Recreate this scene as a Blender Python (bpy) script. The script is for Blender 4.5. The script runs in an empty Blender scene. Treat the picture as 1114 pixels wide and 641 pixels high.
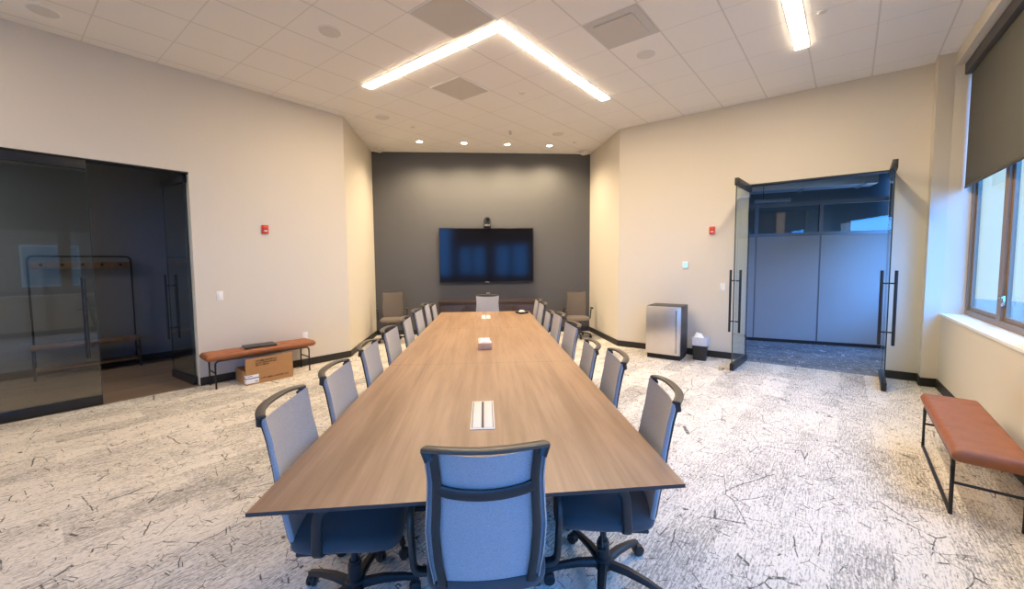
import bpy, bmesh, math, random
from mathutils import Vector, Matrix

random.seed(7)
scn = bpy.context.scene
COL = scn.collection
PI = math.pi

# ------------------------------------------------------------------ plan of the room (metres)
H = 3.95                                    # ceiling
A, B, C, D = (-2.26, 6.751), (-2.363, 8.78), (2.376, 8.78), (2.473, 7.132)
E_, F_, W0 = (5.523, 4.603), (5.36, 4.438), (5.492, 4.363)


class Frame:
    """a wall: s runs along it, d into the room (negative: behind the wall)"""
    def __init__(self, o, deg, inside):
        self.o = Vector((o[0], o[1])); self.u = Vector((math.cos(math.radians(deg)), math.sin(math.radians(deg))))
        n = Vector((-self.u.y, self.u.x))
        self.n = n if inside > 0 else -n
        self.deg = math.radians(deg)

    def p(self, s, d=0, z=0):
        q = self.o + self.u * s + self.n * d
        return Vector((q.x, q.y, z))

    def rot(self):                          # turns local -Y to face the room, local X along the wall
        n = self.n
        return math.atan2(n.y, n.x) + PI / 2


LW = Frame(A, -134.13, 1)
RW = Frame(D, -39.66, -1)
WW = Frame(W0, -132.0, -1)
assert LW.n.x > 0 and RW.n.y < 0 and WW.n.x < 0

# ------------------------------------------------------------------ materials
MATS = {}


def nt(name):
    m = bpy.data.materials.new(name); m.use_nodes = True
    t = m.node_tree
    b = t.nodes['Principled BSDF']
    MATS[name] = m
    return m, t, b


def mat(name, col, rough=.5, metal=0., noise=0., nscale=40., spec=.5, bump=0., sheen=0.):
    m, t, b = nt(name)
    b.inputs['Base Color'].default_value = (*col, 1)
    b.inputs['Roughness'].default_value = rough
    b.inputs['Metallic'].default_value = metal
    b.inputs['Specular IOR Level'].default_value = spec
    if sheen: b.inputs['Sheen Weight'].default_value = sheen
    if noise or bump:
        tc = t.nodes.new('ShaderNodeTexCoord'); n = t.nodes.new('ShaderNodeTexNoise')
        n.inputs['Scale'].default_value = nscale; n.inputs['Detail'].default_value = 4
        t.links.new(tc.outputs['Object'], n.inputs['Vector'])
        if noise:
            r = t.nodes.new('ShaderNodeMix'); r.data_type = 'RGBA'
            r.inputs[6].default_value = (*[c * (1 - noise) for c in col], 1)
            r.inputs[7].default_value = (*[min(1, c * (1 + noise)) for c in col], 1)
            t.links.new(n.outputs['Fac'], r.inputs[0]); t.links.new(r.outputs[2], b.inputs['Base Color'])
        if bump:
            bp = t.nodes.new('ShaderNodeBump'); bp.inputs['Strength'].default_value = bump; bp.inputs['Distance'].default_value = .004
            t.links.new(n.outputs['Fac'], bp.inputs['Height']); t.links.new(bp.outputs['Normal'], b.inputs['Normal'])
    return m


def emis(name, col, strength):
    m, t, b = nt(name)
    b.inputs['Base Color'].default_value = (*col, 1)
    b.inputs['Emission Color'].default_value = (*col, 1)
    b.inputs['Emission Strength'].default_value = strength
    return m


def glass(name, tint, refl=.9, ior=1.5, rough=.0):
    m, t, b = nt(name)
    t.nodes.remove(b)
    tr = t.nodes.new('ShaderNodeBsdfTransparent'); tr.inputs[0].default_value = (*tint, 1)
    gl = t.nodes.new('ShaderNodeBsdfGlossy'); gl.inputs['Roughness'].default_value = rough; gl.inputs[0].default_value = (refl, refl, refl, 1)
    fr = t.nodes.new('ShaderNodeFresnel'); fr.inputs['IOR'].default_value = ior
    mx = t.nodes.new('ShaderNodeMixShader')
    ge = t.nodes.new('ShaderNodeNewGeometry'); om = t.nodes.new('ShaderNodeMath'); om.operation = 'SUBTRACT'; om.inputs[0].default_value = 1
    mu = t.nodes.new('ShaderNodeMath'); mu.operation = 'MULTIPLY'
    t.links.new(ge.outputs['Backfacing'], om.inputs[1]); t.links.new(fr.outputs[0], mu.inputs[0]); t.links.new(om.outputs[0], mu.inputs[1])
    t.links.new(mu.outputs[0], mx.inputs[0]); t.links.new(tr.outputs[0], mx.inputs[1]); t.links.new(gl.outputs[0], mx.inputs[2])
    t.links.new(mx.outputs[0], t.nodes['Material Output'].inputs[0])
    return m


class NG:
    """tiny node helper"""
    def __init__(self, t): self.t = t
    def __call__(self, kind, **kw):
        n = self.t.nodes.new('ShaderNode' + kind)
        for k, v in kw.items(): setattr(n, k, v)
        return n
    def link(self, a, b): self.t.links.new(a, b)
    def math(self, op, a, b=None, c=None):
        n = self('Math', operation=op)
        for i, v in enumerate((a, b, c)):
            if v is None: continue
            if isinstance(v, (int, float)): n.inputs[i].default_value = v
            else: self.link(v, n.inputs[i])
        return n.outputs[0]
    def mix(self, fac, a, b):
        n = self('Mix', data_type='RGBA')
        for i, v in ((0, fac), (6, a), (7, b)):
            if isinstance(v, (int, float)): n.inputs[i].default_value = v
            elif isinstance(v, tuple): n.inputs[i].default_value = (*v, 1)
            else: self.link(v, n.inputs[i])
        return n.outputs[2]
    def step(self, v, lo, hi):
        n = self('MapRange', interpolation_type='SMOOTHSTEP')
        n.inputs[1].default_value = lo; n.inputs[2].default_value = hi
        self.link(v, n.inputs[0]); return n.outputs[0]
    def mapping(self, vec, rot=0., scale=(1, 1, 1), loc=(0, 0, 0)):
        n = self('Mapping'); n.inputs['Rotation'].default_value = (0, 0, rot); n.inputs['Scale'].default_value = scale; n.inputs['Location'].default_value = loc
        self.link(vec, n.inputs[0]); return n.outputs[0]
    def noise(self, vec, scale, detail=3, rough=.5, dist=0.):
        n = self('TexNoise'); n.inputs['Scale'].default_value = scale; n.inputs['Detail'].default_value = detail
        n.inputs['Roughness'].default_value = rough; n.inputs['Distortion'].default_value = dist
        self.link(vec, n.inputs['Vector']); return n.outputs['Fac']


def carpet_material(name, light, mid, dark, turn, dens=1.0):
    m, t, b = nt(name); g = NG(t)
    b.inputs['Roughness'].default_value = .95; b.inputs['Specular IOR Level'].default_value = .1
    tc = g('TexCoord').outputs['Object']
    uv = g.mapping(tc, rot=turn)                             # x along the planks
    # planks, each with its own tone and density
    br = g('TexBrick'); br.offset = .37; br.inputs['Scale'].default_value = 1
    br.inputs['Brick Width'].default_value = .95; br.inputs['Row Height'].default_value = .25
    br.inputs['Mortar Size'].default_value = 0; br.inputs['Color1'].default_value = (0, 0, 0, 1); br.inputs['Color2'].default_value = (1, 1, 1, 1)
    g.link(uv, br.inputs['Vector'])
    plank = g.math('MULTIPLY', br.outputs['Color'], 1.0)
    # combed streaks along the planks
    st = g.noise(g.mapping(uv, scale=(11, 120, 1)), 1.0, 5, .7)
    st2 = g.noise(g.mapping(uv, scale=(40, 90, 1), loc=(3, 1, 0)), 1.0, 4, .75)
    patch = g.noise(g.mapping(uv, scale=(1.6, 3.4, 1)), 1.0, 3, .6)
    thr = g.math('ADD', g.math('MULTIPLY', patch, .18), g.math('MULTIPLY', plank, .07))     # higher: more grey
    grey = g.step(g.math('ADD', g.math('MULTIPLY', g.math('ADD', st, st2), .5), thr), .575, .71)
    # long dark scratches: cell borders, cut into dashes
    wob = g('TexNoise'); wob.inputs['Scale'].default_value = 5; wob.inputs['Detail'].default_value = 3
    g.link(uv, wob.inputs['Vector'])
    off = g('VectorMath', operation='MULTIPLY_ADD'); off.inputs[1].default_value = (.05, .05, 0)
    g.link(wob.outputs['Color'], off.inputs[0]); g.link(uv, off.inputs[2])
    lines = None
    for sc, loc, w, cut, st_ in (((2.0, 3.6, 1), (0, 0, 0), .010, .53, 3.2), ((4.4, 3.0, 1), (7.3, 2.1, 0), .010, .55, 4.5), ((9.0, 7.0, 1), (1.3, 5.7, 0), .017, .575, 8.0), ((15.0, 11.0, 1), (4.1, 3.3, 0), .026, .56, 12.0)):
        vo = g('TexVoronoi', feature='DISTANCE_TO_EDGE'); vo.inputs['Scale'].default_value = 1
        g.link(g.mapping(off.outputs[0], scale=sc, loc=loc), vo.inputs['Vector'])
        ln = g.math('SUBTRACT', 1, g.step(vo.outputs['Distance'], w * .35, w * 1.3))
        msk = g.step(g.noise(g.mapping(uv, loc=loc), st_, 2), cut, cut + .05)
        ln = g.math('MULTIPLY', ln, msk)
        lines = ln if lines is None else g.math('MAXIMUM', lines, ln)
    rag = g.step(g.noise(g.mapping(uv, scale=(50, 50, 1)), 1.0, 2), .28, .48)
    lines = g.math('MULTIPLY', lines, rag)
    big = g.noise(uv, .9, 2)
    base = g.mix(big, tuple(c * .97 for c in light), light)
    c1 = g.mix(g.math('MULTIPLY', grey, .9 * dens), base, mid)
    c2 = g.mix(g.math('MULTIPLY', lines, .9), c1, dark)
    g.link(c2, b.inputs['Base Color'])
    bp = g('Bump'); bp.inputs['Strength'].default_value = .25; bp.inputs['Distance'].default_value = .004
    g.link(g.noise(tc, 260, 2), bp.inputs['Height']); g.link(bp.outputs['Normal'], b.inputs['Normal'])
    return m


def wood_material(name, c_lo, c_hi, turn=0., rough=.4, gscale=1.0, coat=0.):
    m, t, b = nt(name); g = NG(t)
    b.inputs['Roughness'].default_value = rough
    if coat: b.inputs['Coat Weight'].default_value = coat; b.inputs['Coat Roughness'].default_value = .25
    tc = g('TexCoord').outputs['Object']
    uv = g.mapping(tc, rot=turn)                             # grain along y
    f1 = g.noise(g.mapping(uv, scale=(9 * gscale, .8 * gscale, 4)), 1.0, 6, .62, .35)
    f2 = g.noise(g.mapping(uv, scale=(48 * gscale, 1.3 * gscale, 6), loc=(4, 9, 0)), 1.0, 4, .6)
    f3 = g.noise(g.mapping(uv, scale=(2.2 * gscale, .35 * gscale, 1), loc=(2, 2, 0)), 1.0, 2)
    f = g.math('ADD', g.math('ADD', g.math('MULTIPLY', f1, .55), g.math('MULTIPLY', f2, .3)), g.math('MULTIPLY', f3, .3))
    g.link(g.mix(g.step(f, .38, .76), c_lo, c_hi), b.inputs['Base Color'])
    return m


def ceiling_material():
    m, t, b = nt('ceiling_tiles'); g = NG(t)
    b.inputs['Roughness'].default_value = .9; b.inputs['Specular IOR Level'].default_value = .15
    tc = g('TexCoord').outputs['Object']
    sep = g('SeparateXYZ'); g.link(tc, sep.inputs[0])
    X, Y = sep.outputs[0], sep.outputs[1]
    p1 = g.math('ADD', g.math('MULTIPLY', X, .656), g.math('MULTIPLY', Y, .755))
    p2 = g.math('SUBTRACT', g.math('MULTIPLY', X, .713), g.math('MULTIPLY', Y, .701))

    def grid(p, o, step, w):
        q = g.math('FRACT', g.math('DIVIDE', g.math('SUBTRACT', p, o - 60 * step), step))
        d = g.math('MULTIPLY', g.math('MINIMUM', q, g.math('SUBTRACT', 1, q)), step)
        return g.math('SUBTRACT', 1, g.step(d, w * .7, w))
    ln = g.math('MAXIMUM', g.math('MULTIPLY', grid(p1, .744, .603, .006), .8), grid(p2, .135, .573, .009))
    speck = g.noise(tc, 160, 3, .7)
    tile = g.mix(g.step(speck, .35, .5), (.80, .78, .755), (.84, .82, .795))
    g.link(g.mix(g.math('MULTIPLY', ln, .36), tile, (.36, .34, .32)), b.inputs['Base Color'])
    return m


M_wall = mat('wall_paint', (.65, .60, .505), .75, noise=.02, nscale=60)
M_accent = mat('accent_wall_paint', (.088, .088, .088), .7, noise=.03, nscale=50)
M_white = mat('white_paint', (.82, .82, .80), .5, noise=.01)
M_base = mat('black_baseboard', (.018, .016, .014), .5, noise=.1)
M_carpet = carpet_material('pale_carpet', (.75, .70, .615), (.27, .252, .225), (.06, .054, .048), math.radians(-45.9))
M_carpet2 = carpet_material('corridor_carpet', (.20, .21, .23), (.07, .075, .085), (.6, .6, .62), math.radians(39.6), 1.0)
M_hallfloor = wood_material('hall_wood_floor', (.14, .095, .065), (.24, .165, .11), math.radians(45), .5, .8)
M_ceil = ceiling_material()
M_table = wood_material('walnut_laminate', (.255, .152, .083), (.43, .28, .172), 0, .36, 1.0)
M_tedge = mat('table_edge_dark', (.045, .038, .036), .5, noise=.1)
M_cred = wood_material('dark_wood', (.022, .013, .009), (.06, .036, .025), PI / 2, .4, 1.5)
M_blk = mat('black_plastic', (.018, .018, .02), .45, noise=.1, nscale=80)
M_frame = mat('charcoal_nylon', (.024, .023, .023), .40, noise=.08, nscale=90)
M_handle = mat('taupe_handle_plastic', (.085, .069, .05), .38, noise=.08, nscale=90)
M_metalblk = mat('black_powder_coat', (.012, .012, .013), .4, metal=.0, noise=.1)
M_seat = mat('grey_seat_fabric', (.055, .056, .062), .9, noise=.15, nscale=400, sheen=.2, bump=.1)
M_seat_tan = mat('taupe_seat_fabric', (.13, .10, .075), .9, noise=.15, nscale=400, sheen=.2, bump=.1)
M_leather = mat('cognac_leather', (.30, .098, .033), .48, noise=.22, nscale=14, bump=.15)
M_card = mat('cardboard', (.42, .22, .085), .85, noise=.06, nscale=25)
M_cardin = mat('cardboard_inside', (.36, .20, .09), .9, noise=.06, nscale=25)
M_ink = mat('printed_ink', (.05, .03, .02), .8, noise=.05)
M_paper = mat('white_paper', (.85, .85, .86), .7, noise=.02)
M_bluebar = mat('label_blue', (.08, .10, .25), .7, noise=.05)
M_steel = mat('brushed_steel', (.74, .70, .67), .33, metal=1., noise=.05, nscale=8)
M_steelbar = mat('handle_steel', (.6, .58, .56), .2, metal=1., noise=.03)
M_fridge = mat('fridge_case', (.05, .05, .052), .45, noise=.08)
M_bag = mat('bin_liner', (.50, .53, .58), .45, noise=.15, nscale=20, bump=.3)
M_red = mat('alarm_red', (.62, .06, .03), .4, noise=.05)
M_vent = mat('vent_grey', (.58, .55, .51), .8, noise=.08, nscale=300)
M_ventp = mat('return_panel', (.56, .545, .52), .8, noise=.04, nscale=200)
M_speaker = mat('speaker_grille', (.66, .64, .61), .8, noise=.1, nscale=400)
M_tvscreen = mat('tv_screen', (.006, .006, .008), .10, noise=.02, spec=.12)
M_tvbez = mat('tv_bezel', (.01, .01, .011), .3, noise=.05)
M_winframe = mat('bronze_aluminium', (.23, .17, .115), .45, metal=.0, noise=.06)
M_blind = mat('blind_fabric', (.085, .083, .068), .9, noise=.12, nscale=350)
M_cassette = mat('blind_cassette', (.05, .045, .04), .5, noise=.06)
M_hallwall = mat('hall_dark_paint', (.15, .155, .165), .8, noise=.03)
M_part = mat('partition_fabric', (.33, .33, .335), .85, noise=.06, nscale=300)
M_partframe = mat('partition_frame', (.16, .17, .19), .4, metal=.4, noise=.04)
M_dark = mat('plenum_dark', (.03, .032, .036), .8, noise=.1)
M_duct = mat('galvanised_duct', (.42, .44, .46), .4, metal=.6, noise=.08)
M_brick = None
M_tan = mat('door_wedge_tan', (.50, .38, .22), .6, noise=.05)
M_wooddull = wood_material('hall_bench_wood', (.13, .075, .04), (.22, .13, .075), 0, .5, 2)
M_gglass = glass('door_glass', (.86, .92, .93), .95, 1.75)
M_gedge = mat('glass_edge', (.03, .05, .05), .15, noise=.02)
M_wglass = glass('window_glass', (.86, .92, .92), .9, 1.30)
M_light = emis('led_strip', (1.0, .795, .56), 88.0)
M_down = emis('downlight_lens', (1.0, .80, .58), 60.0)
M_cyan = emis('thermostat_screen', (.25, .75, .85), .8)
M_orange = mat('tissue_box_side', (.72, .42, .24), .6, noise=.15, nscale=30)
M_tissue = mat('tissue_white', (.88, .86, .82), .7, noise=.02)
M_cream = mat('power_panel_white', (.80, .765, .72), .5, noise=.02)


def brick_mat():
    m, t, b = nt('brick_facade'); g = NG(t)
    tc = g('TexCoord').outputs['Object']
    br = g('TexBrick'); br.inputs['Scale'].default_value = 1; br.inputs['Brick Width'].default_value = .5; br.inputs['Row Height'].default_value = .16
    br.inputs['Mortar Size'].default_value = .012
    br.inputs['Color1'].default_value = (.30, .13, .08, 1); br.inputs['Color2'].default_value = (.38, .19, .12, 1); br.inputs['Mortar'].default_value = (.4, .36, .32, 1)
    g.link(g.mapping(tc), br.inputs['Vector'])
    n = t.nodes.new('ShaderNodeMapping'); n.inputs['Rotation'].default_value = (PI / 2, 0, 0)
    g.link(tc, n.inputs[0]); g.link(n.outputs[0], br.inputs['Vector'])
    g.link(br.outputs['Color'], b.inputs['Base Color']); b.inputs['Roughness'].default_value = .9
    return m


M_brick = brick_mat()


def mesh_fabric(name, lo, hi):
    m, t, b = nt(name); g = NG(t)
    tc = g('TexCoord').outputs['Object']
    n = g.noise(g.mapping(tc, scale=(260, 260, 420)), 1.0, 2, .6)
    g.link(g.mix(g.step(n, .3, .7), lo, hi), b.inputs['Base Color'])
    b.inputs['Roughness'].default_value = .85; b.inputs['Sheen Weight'].default_value = .15
    tr = g('BsdfTransparent'); mx = g('MixShader'); mx.inputs[0].default_value = .10
    g.link(b.outputs[0], mx.inputs[1]); g.link(tr.outputs[0], mx.inputs[2])
    g.link(mx.outputs[0], t.nodes['Material Output'].inputs[0])
    return m


M_mesh = mesh_fabric('chair_mesh', (.33, .33, .345), (.47, .47, .485))
M_mesh_tan = mesh_fabric('chair_mesh_taupe', (.115, .093, .074), (.165, .135, .108))

# ------------------------------------------------------------------ mesh building


def T(x=0, y=0, z=0, rz=0, rx=0, ry=0):
    return Matrix.Translation((x, y, z)) @ Matrix.Rotation(rz, 4, 'Z') @ Matrix.Rotation(ry, 4, 'Y') @ Matrix.Rotation(rx, 4, 'X')


class MB:
    def __init__(self): self.bm = bmesh.new(); self.mats = []; self.cur = 0

    def use(self, m):
        if m not in self.mats: self.mats.append(m)
        self.cur = self.mats.index(m); return self

    def _faces(self, vs, faces):
        out = []
        for f in faces:
            try: fc = self.bm.faces.new([vs[i] for i in f])
            except ValueError: continue
            fc.material_index = self.cur; out.append(fc)
        return out

    def box(self, x0, x1, y0, y1, z0, z1, M=None, bev=0., seg=2):
        co = [(x0, y0, z0), (x1, y0, z0), (x1, y1, z0), (x0, y1, z0), (x0, y0, z1), (x1, y0, z1), (x1, y1, z1), (x0, y1, z1)]
        vs = [self.bm.verts.new(M @ Vector(c) if M else c) for c in co]
        fs = self._faces(vs, [(3, 2, 1, 0), (4, 5, 6, 7), (0, 1, 5, 4), (1, 2, 6, 5), (2, 3, 7, 6), (3, 0, 4, 7)])
        if bev: self._bevel(fs, bev, seg)
        return self

    def _bevel(self, fs, bev, seg):
        es = {e for f in fs for e in f.edges}
        r = bmesh.ops.bevel(self.bm, geom=list(es), offset=bev, segments=seg, profile=.5, affect='EDGES', clamp_overlap=True, material=-1)

    def prism(self, pts, z0, z1, M=None, bev=0., seg=2):
        """vertical prism over a plan polygon (counter-clockwise)"""
        n = len(pts)
        ar = sum(pts[i][0] * pts[(i + 1) % n][1] - pts[(i + 1) % n][0] * pts[i][1] for i in range(n))
        if ar < 0: pts = pts[::-1]
        v = [self.bm.verts.new(M @ Vector((p[0], p[1], z)) if M else (p[0], p[1], z)) for z in (z0, z1) for p in pts]
        fs = self._faces(v, [tuple(range(n - 1, -1, -1)), tuple(range(n, 2 * n))] + [(i, (i + 1) % n, n + (i + 1) % n, n + i) for i in range(n)])
        if bev: self._bevel(fs, bev, seg)
        return self

    def sweep(self, path, prof, up=(0, 0, 1), closed=False, caps=True, scale=None):
        """sweep a 2-D profile [(side, up)] along 3-D points"""
        P = [Vector(p) for p in path]; n = len(P); rings = []
        up = Vector(up)
        for i, p in enumerate(P):
            a = P[(i - 1) % n] if (i > 0 or closed) else p
            c = P[(i + 1) % n] if (i < n - 1 or closed) else p
            t1 = (p - a).normalized() if (p - a).length > 1e-9 else None
            t2 = (c - p).normalized() if (c - p).length > 1e-9 else None
            t = ((t1 or t2) + (t2 or t1)).normalized()
            side = t.cross(up)
            if side.length < 1e-3: side = t.cross(Vector((0, 1, 0))) if abs(t.y) < .9 else t.cross(Vector((1, 0, 0)))
            side.normalize(); u = side.cross(t).normalized()
            k = 1.0
            if t1 and t2: k = 1 / max(.5, math.sqrt((1 + t1.dot(t2)) / 2))
            s = scale[i] if scale else 1.
            rings.append([self.bm.verts.new(p + side * q[0] * s * (1 if k < 1.05 else k) + u * q[1] * s) for q in prof])
        m = len(prof)
        seg = n if closed else n - 1
        for i in range(seg):
            r0, r1 = rings[i], rings[(i + 1) % n]
            for j in range(m):
                try:
                    f = self.bm.faces.new((r0[j], r0[(j + 1) % m], r1[(j + 1) % m], r1[j])); f.material_index = self.cur
                except ValueError: pass
        if caps and not closed:
            for r in (rings[0][::-1], rings[-1]):
                f = self.bm.faces.new(r); f.material_index = self.cur
        return self

    def tube(self, path, r, n=10, **kw):
        return self.sweep(path, [(r * math.cos(2 * PI * i / n), r * math.sin(2 * PI * i / n)) for i in range(n)], **kw)

    def flat(self, path, w, h, n=12, e=.6, **kw):
        """rounded flat bar"""
        pr = []
        for i in range(n):
            a = 2 * PI * i / n; c, s = math.cos(a), math.sin(a)
            pr.append((math.copysign(abs(c) ** e, c) * w, math.copysign(abs(s) ** e, s) * h))
        return self.sweep(path, pr, **kw)

    def lathe(self, prof, M=None, n=24):
        """profile [(r, z)] turned about z"""
        rings = []
        for r, z in prof:
            if r < 1e-6: rings.append([self.bm.verts.new(M @ Vector((0, 0, z)) if M else (0, 0, z))])
            else: rings.append([self.bm.verts.new((M @ Vector((r * math.cos(2 * PI * i / n), r * math.sin(2 * PI * i / n), z))) if M else (r * math.cos(2 * PI * i / n), r * math.sin(2 * PI * i / n), z)) for i in range(n)])
        for a, b in zip(rings, rings[1:]):
            for i in range(n):
                j = (i + 1) % n
                vs = [a[i % len(a)], a[j % len(a)], b[j % len(b)], b[i % len(b)]]
                u = []
                for v in vs:
                    if v not in u: u.append(v)
                if len(u) > 2:
                    try: f = self.bm.faces.new(u); f.material_index = self.cur
                    except ValueError: pass
        return self

    def surf(self, fn, nu, nv, thick=0., nrm=None):
        """grid surface fn(i/nu, j/nv) -> point, thickened along nrm"""
        def lay(off):
            return [[self.bm.verts.new(Vector(fn(i / nu, j / nv)) + (Vector(nrm) * off if nrm else Vector())) for j in range(nv + 1)] for i in range(nu + 1)]
        a = lay(0); self._q(a, nu, nv, False)
        if thick:
            b = lay(thick); self._q(b, nu, nv, True)
            rim = [(i, 0) for i in range(nu)] + [(nu, j) for j in range(nv)] + [(i, nv) for i in range(nu, 0, -1)] + [(0, j) for j in range(nv, 0, -1)]
            for k in range(len(rim)):
                p, q = rim[k], rim[(k + 1) % len(rim)]
                f = self.bm.faces.new((a[q[0]][q[1]], a[p[0]][p[1]], b[p[0]][p[1]], b[q[0]][q[1]])); f.material_index = self.cur
        return self

    def _q(self, g, nu, nv, flip):
        for i in range(nu):
            for j in range(nv):
                v = (g[i][j], g[i + 1][j], g[i + 1][j + 1], g[i][j + 1])
                f = self.bm.faces.new(v[::-1] if flip else v); f.material_index = self.cur

    def build(self, name, parent=None, m=None, smooth=35, loc=None, rz=0):
        if m is not None and not self.mats: self.mats = [m]
        bmesh.ops.recalc_face_normals(self.bm, faces=self.bm.faces[:])
        me = bpy.data.meshes.new(name)
        if smooth:
            lim = math.radians(smooth)
            for f in self.bm.faces: f.smooth = True
            for e in self.bm.edges:
                if len(e.link_faces) == 2 and e.calc_face_angle(0) > lim: e.smooth = False
        self.bm.to_mesh(me); self.bm.free()
        for mm in self.mats: me.materials.append(mm)
        o = bpy.data.objects.new(name, me); COL.objects.link(o)
        if parent: o.parent = parent
        if loc: o.location = loc
        if rz: o.rotation_euler[2] = rz
        return o


def tag(o, label=None, cat=None, group=None, kind=None):
    if label: o['label'] = label
    if cat: o['category'] = cat
    if group: o['group'] = group
    if kind: o['kind'] = kind
    return o


def thing(name, label, cat, loc=(0, 0, 0), rz=0., group=None, kind=None):
    o = bpy.data.objects.new(name, None); COL.objects.link(o)
    o.empty_display_size = .1
    o.location = loc; o.rotation_euler = (0, 0, rz)
    return tag(o, label, cat, group, kind)


def struct(o, label=None, cat=None):
    o['kind'] = 'structure'
    if label: o['label'] = label
    if cat: o['category'] = cat
    return o


def copy_tree(o, parent=None):
    c = o.copy(); COL.objects.link(c)
    if parent: c.parent = parent
    for ch in list(o.children): copy_tree(ch, c)
    return c


def rings(lo, hi, n):
    return [lo + (hi - lo) * i / n for i in range(n + 1)]


def arc(c, r, a0, a1, n, plane='xy', k=0.):
    out = []
    for i in range(n + 1):
        a = a0 + (a1 - a0) * i / n
        p, q = c[0] + r * math.cos(a), c[1] + r * math.sin(a)
        out.append((p, q, k) if plane == 'xy' else ((p, k, q) if plane == 'xz' else (k, p, q)))
    return out


def fillet(pts, r, n=5):
    """round the inner corners of a 3-D polyline"""
    P = [Vector(p) for p in pts]; out = [P[0]]
    for a, b, c in zip(P, P[1:], P[2:]):
        d1 = (a - b); d2 = (c - b); k = min(r, d1.length * .49, d2.length * .49)
        p, q = b + d1.normalized() * k, b + d2.normalized() * k
        for i in range(n + 1):
            t = i / n
            out.append(p * (1 - t) ** 2 + b * 2 * t * (1 - t) + q * t ** 2)
    out.append(P[-1]); return out


def text_mesh(name, s, size, m, parent, M, label=None, width=None, depth=.0006):
    cu = bpy.data.curves.new('lettering', 'FONT'); cu.body = s; cu.size = size; cu.align_x = 'CENTER'; cu.align_y = 'CENTER'; cu.extrude = depth; cu.offset = size * .022 if size < .0285 or width and width > .2 else 0
    tmp = bpy.data.objects.new('lettering_source', cu); COL.objects.link(tmp)
    bpy.context.view_layer.update()
    me = bpy.data.meshes.new_from_object(tmp.evaluated_get(bpy.context.evaluated_depsgraph_get()))
    bpy.data.objects.remove(tmp); bpy.data.curves.remove(cu)
    if width:
        xs = [v.co.x for v in me.vertices]; k = width / max(1e-6, max(xs) - min(xs))
        for v in me.vertices: v.co.x *= k
    me.transform(M); me.materials.clear(); me.materials.append(m); me.name = name
    o = bpy.data.objects.new(name, me); COL.objects.link(o); o.parent = parent
    if label: o['label'] = label
    return o


# ------------------------------------------------------------------ the shell
WT = .16                                     # wall thickness
L_END, W_END = 8.6, 12.6
RB, RA = LW.p(L_END), WW.p(W_END)            # rear corners
room = [A, B, C, D, E_, F_, W0, tuple(RA[:2]), tuple(RB[:2])]
struct(MB().prism(room, -.12, 0).build('floor', m=M_carpet, smooth=0), 'pale streaked carpet floor of the meeting room', 'floor')
out = [LW.p(-.2, -.2), (B[0] - .2, B[1] + .2), (C[0] + .2, C[1] + .2), RW.p(0, -.25), (E_[0] + .4, E_[1] + .1), WW.p(-.1, -.4), WW.p(W_END + .2, -.4), LW.p(L_END + .2, -.2)]
struct(MB().prism([(p[0], p[1]) for p in out], H, H + .12).build('ceiling', m=M_ceil, smooth=0), 'white tiled ceiling set diagonally to the table', 'ceiling')


def wallbox(mb, F, s0, s1, z0, z1, d0=-WT, d1=0.):
    mb.prism([tuple(F.p(s, d)[:2]) for s, d in ((s0, d1), (s1, d1), (s1, d0), (s0, d0))], z0, z1)


LJ, LJ2, RJ, RJ2, DH = 2.03, 3.79, 2.04, 3.63, 2.715     # door openings along the walls, door head
mb = MB()
wallbox(mb, LW, 0, LJ, 0, H); wallbox(mb, LW, LJ, LJ2, DH, H); wallbox(mb, LW, LJ2, L_END, 0, H)
struct(mb.build('wall_left', m=M_wall, smooth=0), 'warm grey wall with the glass entrance on the left', 'wall')
mb = MB()
sE = (Vector(E_) - Vector(D)).dot(RW.u)
wallbox(mb, RW, 0, RJ, 0, H); wallbox(mb, RW, RJ, RJ2, DH, H); wallbox(mb, RW, RJ2, sE + .12, 0, H)
struct(mb.build('wall_right', m=M_wall, smooth=0), 'warm grey wall with the open glass doors on the right', 'wall')
mb = MB().prism([A, B, (B[0] - WT, B[1]), (A[0] - .14, A[1] + .12)], 0, H)
struct(mb.build('wall_niche_left', m=M_wall, smooth=0), 'short grey return wall left of the screen wall', 'wall')
mb = MB().prism([D, C, (C[0] + WT, C[1]), (D[0] + .14, D[1] + .1)], 0, H)
struct(mb.build('wall_niche_right', m=M_wall, smooth=0), 'short grey return wall right of the screen wall', 'wall')
mb = MB().prism([(B[0] - WT, B[1]), (C[0] + WT, C[1]), (C[0] + WT, C[1] + WT), (B[0] - WT, B[1] + WT)], 0, H)
struct(mb.build('wall_back', m=M_accent, smooth=0), 'charcoal accent wall behind the television', 'wall')
# pilaster between the right wall and the windows, and its return to the window plane
ret = WW.p(0, -.19)
mb = MB().prism([E_, F_, W0, tuple(WW.p(0, -.262)[:2]), (E_[0] + .3, E_[1] + .05)], 0, H)
struct(mb.build('wall_pilaster', m=M_wall, smooth=0), 'shallow grey pilaster beside the windows', 'wall')
mb = MB()
wallbox(mb, WW, 0, W_END, 0, .885, -.262, 0)
wallbox(mb, WW, 0, W_END, 3.80, H, -.262, 0)
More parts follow.
